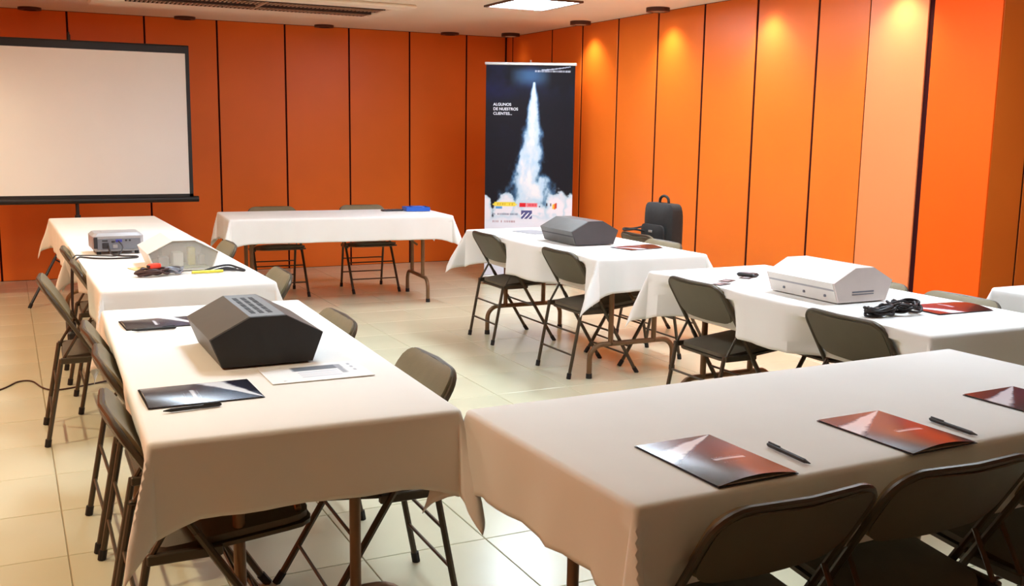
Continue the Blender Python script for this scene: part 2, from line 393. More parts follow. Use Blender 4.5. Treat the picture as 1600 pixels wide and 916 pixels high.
def tablecloth(label, x, y, rz, L, W, long_y, seed, ov=0.205, fold=0.008, ends=(1, 1), ear=0.42, shift=0.0):
    dents = dents_for(x, y, rz, L, W, long_y)
    rnd = random.Random(seed)
    waves = [(rnd.uniform(7, 16), rnd.uniform(0, 6.28), rnd.uniform(0.4, 1)) for _ in range(4)]
    waves2 = [(rnd.uniform(24, 44), rnd.uniform(0, 6.28), rnd.uniform(0.2, 0.5)) for _ in range(3)]
    tw = [rnd.uniform(-0.5, 0.5) for _ in range(4)]; ek = [ear*rnd.uniform(0.8, 1.15) for _ in range(4)]
    r = 0.014; hl, hw = L/2-r*0.3, W/2-r*0.3; zt = TH+0.0022
    def samples(h):
        inner = np.linspace(-h, h, max(14, int(2*h/0.045))).tolist()
        q = r*PI/2
        ex = [q*0.33, q*0.66, q]+[q+(ov-q)*k/14 for k in range(1, 15)]
        return [-h-e for e in reversed(ex)]+inner+[h+e for e in ex]
    A, B = samples(hl), samples(hw)
    B = [(b if abs(b) <= hw+r*PI/2 else (1 if b > 0 else -1)*(hw+r*PI/2+(abs(b)-hw-r*PI/2)*(ov+(shift if b > 0 else -shift)-r*PI/2)/(ov-r*PI/2))) for b in B]
    def ff(s, side): return sum(a*math.sin(k*s+p+side*1.7) for k, p, a in waves)*0.5+sum(a*math.sin(k*s+p+side) for k, p, a in waves2)*0.35
    def prof(e):
        q = r*PI/2
        if e <= q: th = e/r; return r*math.sin(th), r*(1-math.cos(th)), 0.0
        return r-0.06*(e-q), r+(e-q)*0.9985, (e-q)/(ov-q)
    def pt(a, b):
        ea, eb = max(0, abs(a)-hl), max(0, abs(b)-hw); sa, sb = (1 if a > 0 else -1), (1 if b > 0 else -1)
        if ea == 0 and eb == 0:
            return (a, b, zt+0.0006*math.sin(a*5+seed)*math.sin(b*7+1))
        if ea > 0 and eb > 0:
            rr = math.hypot(ea, eb); ph = math.atan2(eb, ea); o_, d_, g = prof(rr)
            ci = (sa > 0)*2+(sb > 0); bell = math.sin(2*ph)**1.15
            k = ek[ci]*bell; drop = max(0, rr-r*PI/2)
            o_ += k*drop+0.012*math.sin(ph*9+ci)*bell*min(1, drop/0.2); d_ = d_-drop+drop*math.sqrt(max(0.1, 1-k*k*0.8))+SAG*min(1.2, drop/ov)
            o_ += 0.02*min(1, drop/(ov-r*PI/2))
            ang = ph+tw[ci]*bell*min(1, drop/0.15)
            return (sa*(hl+o_*math.cos(ang)), sb*(hw+o_*math.sin(ang)), zt-d_)
        if ea > 0:
            o_, d_, g = prof(ea); win = min(1, (hw-abs(b))/0.12)
            o_ += fold*(g**0.8)*(1+ff(b*2.2, sa*3))*win+fold*0.35*g*math.sin(b*62+2*math.sin(b*17+seed))*win
            cn = max(0, 1-(hw-abs(b))/0.16); d_ += SAG*g*cn*cn; o_ += 0.02*g*cn*cn
            return (sa*(hl+o_), b, zt-d_)
        o_, d_, g = prof(eb); win = min(1, (hl-abs(a))/0.14); cn = max(0, 1-(hl-abs(a))/0.16); d_ += SAG*g*cn*cn; o_ += 0.02*g*cn*cn
        o_ += fold*(g**0.8)*(1+ff(a*1.6, sb*5))*win
        for (sd, px, dist) in dents:
            if sd != sb: continue
            wz = max(0, min(1, (0.33-abs(a-px))/0.12)); wz = wz*wz*(3-2*wz)
            if wz <= 0: continue
            zc = max(zt-d_, 0.575); lim = max(dist-back_x(zc)-0.030, -0.10 if d_ > 0.045 else 0.004)   # room left by the cushion
            if o_ > lim: o_ = o_+(lim-o_)*wz
        return (a, sb*(hw+o_), zt-d_)
    mb = MB(); vs = [pt(a, b) for a in A for b in B]; n = len(B)
    fs = [(i*n+j, (i+1)*n+j, (i+1)*n+j+1, i*n+j+1) for i in range(len(A)-1) for j in range(n-1)]
    mb.add(vs, fs)
    o = mb.build('tablecloth', 'cloth', None, True)
    o.location = (x, y, 0); o.rotation_euler = (0, 0, rz+(PI/2 if long_y else 0))
    md = o.modifiers.new('thickness', 'SOLIDIFY'); md.thickness = 0.0016; md.offset = 0.0
    return tag(o, label, 'tablecloth', 'white tablecloths')
TL, TW = 1.826, 0.760
tables = [  # key, x, y, rot, L, W, long axis along y, where, folds, ear
 ('A', 0.6675, 3.280, -0.0278, TL, TW, True, 'under the black device at the front left', 0.007, 0.36),
 ('B', 0.712, 5.665, 0.0162, 1.89, TW, True, 'under the projector and clear device', 0.007, 0.35),
 ('B2', 0.681, 7.585, 0.0162, 1.89, TW, True, 'nearest the projection screen', 0.007, 0.35),
 ('C', 2.478, 8.349, -0.0647, TL, TW, False, 'standing alone along the back wall', 0.012, 0.45),
 ('D', 3.368, 5.836, 0.0, TL, TW, True, 'under the grey device by the rocket banner', 0.014, 0.55),
 ('E', 3.376, 3.490, -0.0026, TL, TW, True, 'under the white device on the right', 0.014, 0.5),
 ('F', 1.970, 1.989, 0.0281, TL, TW, False, 'under three glossy folders at the front right', 0.016, 0.42),
 ('G', 4.645, 2.415, 0.0, TL, TW, True, 'at the far right edge beside the dark return wall', 0.012, 0.5)]
for k, (key, x, y, rz, L, W, ly, where, fo, ear) in enumerate(tables):
    folding_table('brown-legged folding table '+where, x, y, rz, L, W, ly)
    tablecloth('white cloth draped over the table '+where, x, y, rz, L, W, ly, 11+k*3, 0.205, fo, ear=ear, shift={'D': 0.035, 'E': 0.02}.get(key, 0.0))

# ------------------------------------------------------------------ folding chairs
NX, NZ = 1/math.hypot(1, LEAN), LEAN/math.hypot(1, LEAN)
def make_chair():
    t = thing('folding_chair', 'chair', 'chair')
    yw = 0.213
    for s in (-1, 1):
        lg = MB().tube([(back_x(0.455), s*yw, 0.455), (back_x(0.012), s*yw, 0.012)], 0.0115, 8).build('leg', 'chair_metal', t, True)
        MB().tube([(back_x(0.035), s*yw, 0.035), (back_x(0.0)+0.003, s*yw, 0.0)], 0.014, 8).build('rubber_foot', 'rubber', lg, True)
        yr = s*(yw-0.020)
        lg = MB().tube([(-0.160, yr, 0.405), (-0.235, yr, 0.012)], 0.0105, 8).build('leg', 'chair_metal', t, True)
        MB().tube([(-0.232, yr, 0.035), (-0.238, yr, 0.0)], 0.014, 8).build('rubber_foot', 'rubber', lg, True)
        MB().tube([(back_x(0.52), s*(yw-0.012), 0.52), (-0.155, s*(yw-0.012), 0.402)], 0.007, 6).build('hinge_link', 'chair_metal', t, True)
        MB().box(-0.165, 0.02, s*yw-0.003-(0.016 if s > 0 else 0), s*yw+0.003+(0.016 if s < 0 else 0), 0.385, 0.412, 0.003).build('seat_rail', 'chair_metal', t)
    pts = [(back_x(0.455), -yw, 0.455), (back_x(0.57), -yw, 0.57), (back_x(0.69), -yw, 0.69)]
    for a in range(1, 7):
        an = PI-(PI/2)*a/6; zz = 0.69+0.06*math.sin(an); pts.append((back_x(zz), -yw+0.07+0.07*math.cos(an), zz))
    full = pts+[(back_x(0.75)-0.012, 0, 0.75)]+[(p[0], -p[1], p[2]) for p in reversed(pts)]
    MB().tube(full, 0.0095, 8).build('back_frame', 'chair_metal', t, True)
    def bf(off):
        def fn(u, v, wv):
            z = 0.658+u*NX; q = off+wv-0.016*(1-(v/0.21)**2); return (back_x(z)+q*NX, v, z+q*NZ)
        return fn
    MB().pad(bf(-0.003), 0.108, 0.203, 0.203, 0.06, 0.010, 0.0).build('backrest', 'chair_panel', t, True)
    MB().pad(bf(0.013), 0.112, 0.209, 0.209, 0.065, 0.022, 0.25).build('back_cushion', 'chair_vinyl', t, True)
    MB().pad(lambda u, v, wv: (0.055+u, v, 0.407+0.10*u+wv), 0.208, 0.196, 0.196, 0.05, 0.022, 0.0).build('seat_pan', 'chair_metal', t, True)
    MB().pad(lambda u, v, wv: (0.055+u, v, 0.426+0.10*u+wv), 0.202, 0.188, 0.188, 0.055, 0.034, 0.22).build('seat', 'chair_seat', t, True)
    for z in (0.27, 0.14):
        x = -0.160-(0.405-z)*0.075/0.393
        MB().tube([(x, -yw+0.020, z), (x, yw-0.020, z)], 0.006, 6).build('stretcher', 'chair_metal', t, True)
    for z in (0.26, 0.12):
        MB().tube([(back_x(z), -yw, z), (back_x(z), yw, z)], 0.006, 6).build('stretcher', 'chair_metal', t, True)
    return t
proto = make_chair()
for i, (x, y, a, lab) in enumerate(chairs):
    o = proto if i == 0 else copy_tree(proto)
    o.location = (x, y, 0); o.rotation_euler = (0, 0, a+random.uniform(-0.02, 0.02)); o['label'] = 'taupe '+lab; o['category'] = 'chair'; o['group'] = 'taupe metal folding chairs'

# ------------------------------------------------------------------ projection screen on a tripod
t = thing('projection_screen', 'white projection screen with black border on a tripod stand', 'projector screen', (0.53, 9.30, 0))
hw_, z0, z1 = 0.945, 0.845, 2.125
MB().box(-hw_+0.03, hw_-0.03, -0.022, -0.020, z0+0.02, z1-0.05).build('screen_sheet', 'screen_fabric', t)
for (a, b, c, d) in ((-hw_, hw_, z1-0.055, z1), (-hw_, -hw_+0.032, z0, z1-0.055), (hw_-0.032, hw_, z0, z1-0.055), (-hw_, hw_, z0, z0+0.025)):
    MB().box(a, b, -0.0235, -0.019, c, d).build('border', 'screen_black', t)
MB().tube([(-hw_-0.045, -0.01, z0-0.022), (hw_+0.045, -0.01, z0-0.022)], 0.026, 12).build('case', 'screen_black', t, True)
MB().tube([(-hw_, -0.012, z1+0.004), (hw_, -0.012, z1+0.004)], 0.011, 8).build('top_bar', 'screen_black', t, True)
MB().tube([(0, 0.02, 0.12), (0, 0.02, z1+0.06)], 0.015, 10).build('pole', 'screen_black', t, True)
MB().tube([(0, 0.02, z1+0.055), (0, -0.015, z1+0.075), (0, -0.03, z1+0.03), (0, -0.02, z1)], 0.007, 8).build('hook', 'screen_black', t, True)
for an in (-2.33, -0.35, 1.45):
    dx, dy = math.cos(an)*0.60, math.sin(an)*0.60
    lg = MB().tube([(0, 0.02, 0.66), (dx*0.5, 0.02+dy*0.5, 0.36), (dx, 0.02+dy, 0.012)], 0.011, 8).build('leg', 'screen_black', t, True)
    MB().tube([(dx*0.97, 0.02+dy*0.97, 0.03), (dx*1.01, 0.02+dy*1.01, 0.0)], 0.014, 8).build('rubber_foot', 'rubber', lg, True)
    MB().tube([(0, 0.02, 0.2), (dx*0.5, 0.02+dy*0.5, 0.36)], 0.006, 6).build('strut', 'screen_black', t, True)
MB().disc((0, 0.02), 0.024, 0.024, 0.62, 0.70, 14).build('collar', 'screen_black', t, True)

# ------------------------------------------------------------------ printed sheets (flat print as vertex colours)
def vnoise(x, y, seed=0):
    def h(i, j):
        n = np.sin(i*127.1+j*311.7+seed*74.7)*43758.5453; return n-np.floor(n)
    xi, yi = np.floor(x), np.floor(y); xf, yf = x-xi, y-yi; u = xf*xf*(3-2*xf); v = yf*yf*(3-2*yf)
    return (h(xi, yi)*(1-u)+h(xi+1, yi)*u)*(1-v)+(h(xi, yi+1)*(1-u)+h(xi+1, yi+1)*u)*v
def fbm(x, y, seed=0): return sum(vnoise(x*2**k, y*2**k, seed+k)*0.5**(k+1) for k in range(4))
def lin(a):
    a = np.clip(a, 0, 1); return np.where(a <= 0.04045, a/12.92, ((a+0.055)/1.055)**2.4)
def sheet_mesh(name, w_, h_, nx, ny, rgbfn, zfn, m):
    """grid in local xy (x right, y up, origin at centre) with painted colours and a thin underside"""
    xs = np.linspace(-w_/2, w_/2, nx+1); ys = np.linspace(-h_/2, h_/2, ny+1); X, Y = np.meshgrid(xs, ys)
    Z = zfn(X/w_+0.5, Y/h_+0.5)
    V = np.stack([X, Y, Z], -1).reshape(-1, 3)
    i, j = np.meshgrid(np.arange(nx), np.arange(ny)); a = (j*(nx+1)+i).ravel()
    Fq = np.stack([a, a+1, a+nx+2, a+nx+1], -1)
    me = bpy.data.meshes.new(name); me.from_pydata(V.tolist(), [], Fq.tolist()); me.update()
    col = lin(rgbfn(X/w_+0.5, Y/h_+0.5)).reshape(-1, 3)
    at = me.color_attributes.new('Col', 'FLOAT_COLOR', 'POINT')
    at.data.foreach_set('color', np.concatenate([col, np.ones((len(col), 1))], 1).astype(np.float32).ravel())
    me.materials.append(MATS[m]); me.polygons.foreach_set('use_smooth', [True]*len(me.polygons))
    return me
def mix(a, b, t): return a*(1-t[..., None])+np.array(b, float)/255*t[..., None]
def sstep(e0, e1, x): t = np.clip((x-e0)/(e1-e0), 0, 1); return t*t*(3-2*t)
def rect(c, u, v, u0, u1, v0, v1, rgb, soft=0.002):
    t = sstep(u0-soft, u0+soft, u)*(1-sstep(u1-soft, u1+soft, u))*sstep(v0-soft, v0+soft, v)*(1-sstep(v1-soft, v1+soft, v))
    return mix(c, rgb, t)
def strokes(c, u, v, u0, u1, v0, v1, rgb, n, seed):
    """a row of unreadable small lettering"""
    rs = np.random.RandomState(seed); q = (u1-u0)/n
    for k in range(n):
        a = u0+k*q
        if rs.rand() < 0.12: continue
        c = rect(c, u, v, a+q*0.12, a+q*(0.5+0.35*rs.rand()), v0, v1, rgb, q*0.12)
    return c
def cover_rgb(u, v):
    c = np.zeros(u.shape+(3,))+np.array((30, 27, 34))/255.0
    c = mix(c, (44, 54, 98), np.clip(0.75-1.6*np.abs(v-0.72), 0, 0.7)*(0.5+0.5*u))
    # smoke trail from the left edge to the top right corner
    d = (v-0.63)-u*0.37; s = np.clip((u-0.0)/0.97, 0, 1)
    wd = 0.15*(1-s)**0.95+0.006; n_ = (fbm(u*9, v*12, 3)-0.47)*0.09*(1-s)
    t = 1-sstep(wd*0.55, wd*1.15, np.abs(d+n_)); t = t*(u > 0.0)
    c = mix(c, (232, 236, 244), t)
    c = rect(c, u, v, 0.42, 0.82, 0.405, 0.445, (196, 198, 206), 0.006); c = strokes(c, u, v, 0.42, 0.82, 0.455, 0.475, (150, 150, 160), 12, 5)
    c = strokes(c, u, v, 0.46, 0.78, 0.335, 0.35, (110, 104, 112), 12, 2)
    return c
COVER = sheet_mesh('cover', 0.212, 0.300, 64, 88, cover_rgb, lambda u, v: 0.0035+0.011*np.sin(np.clip(u, 0, 1)*PI)*(1-v)**1.3, 'cover_print')
BACK = MB().box(-0.108, 0.108, -0.152, 0.152, 0.0, 0.0016).mesh('back_cover', 'paper_dark')
INNER = MB().box(-0.103, 0.103, -0.146, 0.140, 0.0017, 0.0030).mesh('paper_stack', 'white_paint')
ZT = 0.7466
def folder(label, x, y, rz, sx=1.0):
    t = thing('folder', label, 'folder', (x, y, ZT), rz, 'glossy presentation folders')
    link('back_cover', BACK, t); link('paper_stack', INNER, t); link('front_cover', COVER, t)
    t.scale = (sx, sx, 1)
    return t
folder('dark glossy folder with white smoke streak at the front of the left table', 0.44, 2.765, -PI/2+0.01, 0.98)
folder('dark folder lying behind the black device with a pen on it', 0.475, 3.845, -PI/2+0.05, 0.85)
folder('glossy folder at the left end of the front right table', 1.375, 1.745, 0.02)
folder('glossy folder in the middle of the front right table', 1.92, 1.74, 0.02)
folder('glossy folder at the right picture edge on the front right table', 2.49, 1.775, 0.03)
folder('red-looking folder beside the black cable coil on the right table', 3.53, 2.975, PI/2-0.05)
folder('red-looking folder in front of the grey device', 3.52, 5.33, PI/2+0.2, 0.9)
def pen(label, x0, y0, x1, y1, z=ZT):
    L_ = math.hypot(x1-x0, y1-y0); t = thing('pen', label, 'pen', ((x0+x1)/2, (y0+y1)/2, z+0.0055), math.atan2(y1-y0, x1-x0), 'black pens')
    MB().tube([(-L_/2+0.018, 0, 0), (L_/2-0.05, 0, 0)], 0.005, 10).build('barrel', 'black_plastic', t, True)
    MB().tube([(-L_/2, 0, 0), (-L_/2+0.018, 0, 0)], [0.0012, 0.0045], 10).build('tip', 'black_plastic', t, True)
    MB().tube([(L_/2-0.05, 0, 0), (L_/2-0.006, 0, 0), (L_/2, 0, 0)], [0.0054, 0.0054, 0.003], 10).build('cap', 'black_plastic', t, True)
    MB().box(L_/2-0.045, L_/2-0.004, -0.0015, 0.0015, 0.005, 0.0075).build('clip', 'black_plastic', t)
pen('black pen in front of the dark folder on the left table', 0.322, 2.608, 0.468, 2.620)
pen('black pen beside the folder at the left end of the front right table', 1.545, 1.625, 1.553, 1.775)
pen('black pen beside the middle folder on the front right table', 2.072, 1.625, 2.080, 1.775)
pen('black pen lying at the near edge of the folder behind the black device', 0.365, 3.712, 0.515, 3.718)
# brochure sheet in front of the black device
def bro_rgb(u, v):
    c = np.zeros(u.shape+(3,))+np.array((240, 240, 240))/255.0
    c = rect(c, u, v, 0.30, 0.80, 0.62, 0.86, (96, 100, 108)); c = rect(c, u, v, 0.74, 0.80, 0.30, 0.86, (150, 152, 160))
    for k in range(4): c = rect(c, u, v, 0.32, 0.72, 0.22+0.09*k, 0.26+0.09*k, (200, 202, 214))
    for k in range(3): c = rect(c, u, v, 0.87, 0.91, 0.40+0.18*k, 0.50+0.18*k, (170, 172, 180))
    c = rect(c, u, v, 0.12, 0.15, 0.08, 0.13, (190, 190, 190)); return c
me = sheet_mesh('brochure', 0.30, 0.20, 60, 40, bro_rgb, lambda u, v: 0.0022+0*u, 'paper_print')
t = thing('brochure', 'white printed brochure in front of the black device', 'brochure', (0.79, 2.885, ZT), 0.0)
MB().box(-0.15, 0.15, -0.10, 0.10, 0.0, 0.002).build('pages', 'white_paint', t); link('printed_page', me, t)

# ------------------------------------------------------------------ roll-up banner
BW, BH, BZ0 = 0.83, 1.98, 0.085
def ban_rgb(u, v):
    x = (u-0.5)*BW; z = BZ0+v*BH
    zz = (z-0.60)/(2.06-0.60)            # 0 at the lowest visible row, 1 at the top
    c = np.zeros(u.shape+(3,))+np.array((26, 24, 30))/255.0
    nb = fbm(x*5+3, z*4, 11)
    c = mix(c, (36, 44, 92), np.clip((nb-0.42)*2.2, 0, 1)*sstep(0.72, 0.98, zz))
    c = mix(c, (70, 110, 150), np.clip(1-((x+0.0)/0.20)**2, 0, 1)*sstep(0.84, 0.93, zz)*(1-sstep(0.95, 1.0, zz))*0.85)
    c = mix(c, (30, 30, 70), np.clip((fbm(x*6, z*6, 4)-0.45)*3, 0, 1)*sstep(0.35, 0.8, zz)*(x < -0.1)*0.6)
    # plume
    tip = 0.895; s = np.clip((tip-zz)/tip, 0, 1.2)
    cx = 0.035-0.045*s; wd = 0.014+0.19*s**1.0+0.05*sstep(0.62, 0.86, s)
    nn = (fbm(x*14+1, z*9, 21)-0.46)*0.24*np.clip(s*1.4, 0.08, 1)
    d = np.abs(x-cx)+nn; inside = (1-sstep(wd*0.62, wd*1.0, d))*(zz < tip)
    blue = (1-sstep(wd*0.85, wd*1.35, d))*(zz < tip)
    c = mix(c, (74, 118, 160), blue*0.8); core = (1-sstep(wd*0.1, wd*0.8, d))
    c = mix(c, (176, 206, 226), inside); c = mix(c, (240, 232, 232), core*inside*(0.55+0.9*(fbm(x*20, z*16, 8)-0.3)))
    # clouds on the ground
    for (px, pz, rx, rz_) in ((-0.42, 0.05, 0.08, 0.13), (-0.22, 0.06, 0.12, 0.13), (0.02, 0.02, 0.20, 0.14), (0.28, 0.07, 0.13, 0.14), (0.40, 0.05, 0.08, 0.15), (0.0, -0.09, 0.6, 0.15)):
        q = ((x-px)/rx)**2+((zz-pz)/rz_*1.0)**2+(fbm(x*16, z*16, 31)-0.47)*1.1
        c = mix(c, (178, 204, 220), 1-sstep(0.75, 1.05, q)); c = mix(c, (226, 222, 230), 1-sstep(0.35, 0.95, q))
    c = mix(c, (222, 222, 232), 1-sstep(-0.02, 0.06, zz))
    # sponsor marks
    zb = lambda a: 0.60+a*(2.06-0.60)
    def bar(c, x0, x1, a0, a1, rgb, soft=0.004): return rect(c, x, z, x0, x1, zb(a0), zb(a1), rgb, soft)
    c = bar(c, -0.325, -0.125, 0.102, 0.128, (232, 206, 60)); c = bar(c, -0.34, -0.11, 0.108, 0.118, (236, 214, 80))
    c = strokes(c, x, z, -0.30, -0.14, zb(0.108), zb(0.122), (206, 176, 60), 7, 3)
    c = bar(c, -0.31, -0.25, 0.085, 0.10, (90, 150, 200))
    c = bar(c, -0.085, -0.025, 0.098, 0.124, (214, 36, 44)); c = bar(c, -0.02, 0.085, 0.098, 0.124, (232, 116, 124))
    c = strokes(c, x, z, -0.015, 0.08, zb(0.104), zb(0.119), (200, 40, 60), 6, 9); c = bar(c, 0.10, 0.112, 0.098, 0.106, (70, 70, 90))
    c = strokes(c, x, z, 0.165, 0.225, zb(0.106), zb(0.124), (60, 56, 70), 3, 1)
    c = bar(c, 0.228, 0.243, 0.088, 0.118, (240, 196, 60)); c = bar(c, 0.243, 0.258, 0.086, 0.122, (228, 110, 40)); c = bar(c, 0.256, 0.268, 0.092, 0.126, (190, 40, 30))
    c = strokes(c, x, z, -0.34, -0.10, zb(0.044), zb(0.056), (112, 116, 140), 16, 6); c = strokes(c, x, z, -0.34, -0.12, zb(-0.004), zb(0.008), (160, 120, 130), 14, 16)
    st = ((x*1.0+(z-zb(0.03))*-0.9) % 0.042) < 0.014
    box = (x > -0.07)*(x < 0.035)*(z > zb(0.022))*(z < zb(0.076)); c = mix(c, (84, 84, 134), box*1.0)
    c = mix(c, (226, 226, 236), box*st*(z < zb(0.062))*1.0)
    # small line of lettering and a swoosh at the top right
    c = strokes(c, x, z, 0.04, 0.375, zb(0.958), zb(0.970), (206, 216, 230), 26, 14)
    sw = np.abs(z-(zb(0.972)+0.03*np.clip((x-0.08)/0.28, 0, 1)**1.6)) < 0.004+0.005*np.clip((x-0.08)/0.28, 0, 1)*np.clip((0.38-x)/0.3, 0, 1)
    c = mix(c, (190, 202, 222), (sw*(x > 0.10)*(x < 0.37))*0.9)
    return c
bt = thing('rollup_banner', 'tall roll-up banner of a rocket smoke plume on dark sky', 'banner', (4.44, 8.60, 0), -0.477)
me = sheet_mesh('print', BW, BH, 200, 470, ban_rgb, lambda u, v: 0.0*u, 'banner_print')
o = link('printed_sheet', me, bt); o.location = (0, -0.004, BZ0+BH/2); o.rotation_euler = (PI/2, 0, 0)
MB().box(-BW/2, BW/2, -0.0032, -0.0012, BZ0, BZ0+BH).build('sheet_back', 'white_paint', bt)
MB().box(-BW/2-0.012, BW/2+0.012, -0.014, 0.010, BZ0+BH-0.004, BZ0+BH+0.022, 0.004).build('top_bar', 'aluminium', bt)
MB().box(-BW/2-0.02, BW/2+0.02, -0.05, 0.06, 0.012, 0.09, 0.012).build('base', 'aluminium', bt)
for s in (-1, 1): MB().box(s*0.3-0.02, s*0.3+0.02, -0.16, 0.16, 0.0, 0.012, 0.003).build('foot', 'aluminium', bt)
MB().tube([(0.0, 0.03, 0.08), (0.0, 0.022, BZ0+BH+0.045)], 0.008, 8).build('pole', 'aluminium', bt, True)
def text_mesh(body, size, m):
    cu = bpy.data.curves.new('lettering', 'FONT'); cu.body = body; cu.size = size; cu.extrude = 0.0004; cu.space_line = 0.95; cu.offset = size*0.012
    ob = bpy.data.objects.new('lettering', cu); C.objects.link(ob)
    bpy.context.view_layer.update()
    me = bpy.data.meshes.new_from_object(ob.evaluated_get(bpy.context.evaluated_depsgraph_get()))
    bpy.data.objects.remove(ob); me.materials.clear(); me.materials.append(MATS[m]); return me
for k, line in enumerate(('ALGUNOS', 'DE NUESTROS', 'CLIENTES...')):
    o = link('lettering', text_mesh(line, 0.036, 'white_ink'), bt)
    o.location = (-0.345, -0.0052, 1.688-0.042*k); o.rotation_euler = (PI/2, 0, 0)

# ------------------------------------------------------------------ table-top devices
PROF = [(-0.138, 0.0), (0.138, 0.0), (0.172, 0.088), (0.056, 0.150), (-0.052, 0.150), (-0.172, 0.088)]
def shrink(p, k, dz=0.0):
    cx, cz = 0, 0.075; return [(cx+(x-cx)*k, cz+(z-cz)*k+dz) for x, z in p]
def device(label, x, y, rz, L_, body, end, kind):
    t = thing('table_device', label, 'device', (x, y, ZT), rz, 'six-sided desktop devices')
    foot = 0.004
    P_ = [(a, b+foot) for a, b in PROF]
    if kind != 'clear':
        MB().prism(P_, -L_/2+0.008, L_/2-0.008).build('housing', body, t)
        for s in (-1, 1):
            y0, y1 = sorted((s*(L_/2-0.008), s*L_/2)); MB().prism(shrink(P_, 0.985), y0, y1).build('end_plate', end, t)
    else:
        hollow = MB(); n = len(P_); inn = shrink(P_, 0.965)
        for i in range(n):
            j = (i+1) % n; hollow.add([(P_[i][0], -L_/2, P_[i][1]), (P_[j][0], -L_/2, P_[j][1]), (P_[j][0], L_/2, P_[j][1]), (P_[i][0], L_/2, P_[i][1]),
                                       (inn[i][0], -L_/2, inn[i][1]), (inn[j][0], -L_/2, inn[j][1]), (inn[j][0], L_/2, inn[j][1]), (inn[i][0], L_/2, inn[i][1])],
                                      [(0, 3, 2, 1), (4, 5, 6, 7), (0, 1, 5, 4), (2, 3, 7, 6)])
        hollow.build('housing', 'device_white', t)
        MB().prism(shrink(P_, 0.96), -L_/2+0.006, -L_/2+0.010).build('end_plate', 'clear_plastic', t)
        MB().prism(shrink(P_, 0.96), L_/2-0.010, L_/2-0.006).build('end_plate', 'device_end_white', t)
        MB().box(-0.12, 0.12, -L_/2+0.03, L_/2-0.05, 0.012, 0.018).build('circuit_board', 'board_green', t)
        for (cx, cy, w_, d_, h_, m) in ((-0.09, -0.13, 0.05, 0.06, 0.05, 'silver_plastic'), (-0.02, -0.12, 0.05, 0.08, 0.07, 'device_white'), (0.05, -0.11, 0.035, 0.05, 0.09, 'yellow_plastic'), (0.10, -0.10, 0.03, 0.05, 0.05, 'silver_plastic'), (0.0, 0.05, 0.16, 0.12, 0.08, 'device_end_white')):
            MB().box(cx-w_/2, cx+w_/2, cy-d_/2, cy+d_/2, 0.018, 0.018+h_, 0.004).build('component', m, t)
    for sx_ in (-1, 1):
        for sy_ in (-1, 1): MB().disc((sx_*0.11, sy_*(L_/2-0.05)), 0.012, 0.010, 0, foot+0.001, 10).build('rubber_foot', 'rubber', t)
    zt = 0.150+foot
    if kind == 'black':
        for r_ in range(3):
            for q in range(5):
                y0 = -L_/2+0.06+q*0.062
                MB().box(-0.036+r_*0.026, -0.022+r_*0.026, y0, y0+0.05, zt-0.002, zt+0.0008).build('vent_slot', 'rubber', t)
    if kind in ('grey', 'white'):
        # shadow gap between base tray and hood on the left side
        sl = MB()
        x0, zA = -0.172+0.012, 0.058+foot
        for (za, zb_) in ((0.052, 0.060),):
            xa = -0.138-0.034*(za/0.088); xb = -0.138-0.034*(zb_/0.088)
            sl.add([(xa-0.0008, -L_/2+0.01, za+foot), (xb-0.0008, -L_/2+0.01, zb_+foot), (xb-0.0008, L_/2-0.01, zb_+foot), (xa-0.0008, L_/2-0.01, za+foot),
                    (xa+0.003, -L_/2+0.01, za+foot), (xb+0.003, -L_/2+0.01, zb_+foot), (xb+0.003, L_/2-0.01, zb_+foot), (xa+0.003, L_/2-0.01, za+foot)],
                   [(0, 3, 2, 1), (4, 5, 6, 7), (0, 1, 5, 4), (2, 3, 7, 6), (1, 2, 6, 5), (0, 4, 7, 3)])
        sl.build('joint_line', 'port_dark' if kind == 'grey' else 'silver_plastic', t)
    if kind == 'white':
        for q in range(3):
            y0 = -L_/2+0.07+q*0.13; MB().box(-0.154, -0.146, y0-0.006, y0+0.006, 0.024, 0.036, 0.002).build('screw', 'silver_dark', t)
        for q in range(14):
            y0 = -L_/2+0.03+q*0.016; MB().box(0.036, 0.048, y0, y0+0.007, zt-0.002, zt+0.0008).build('vent_slot', 'silver_dark', t)
        MB().box(-0.062, 0.062, -L_/2-0.0015, -L_/2+0.002, 0.046, 0.052).build('slot', 'silver_dark', t)
        MB().box(-0.062, 0.062, -L_/2-0.0015, -L_/2+0.002, 0.036, 0.040).build('slot', 'silver_dark', t)
    return t
device('black six-sided desktop device on the front left table', 0.683, 3.235, 0.0, 0.43, 'device_black', 'device_end_black', 'black')
device('dark grey six-sided desktop device on the table by the banner', 3.335, 5.74, 0.0, 0.43, 'device_grey', 'device_end_grey', 'grey')
device('white six-sided desktop device on the right table', 3.30, 3.435, 0.0, 0.43, 'device_white', 'device_end_white', 'white')
device('white device with clear end showing its circuits beside the projector', 0.772, 5.425, 0.0, 0.43, 'device_white', 'clear_plastic', 'clear')

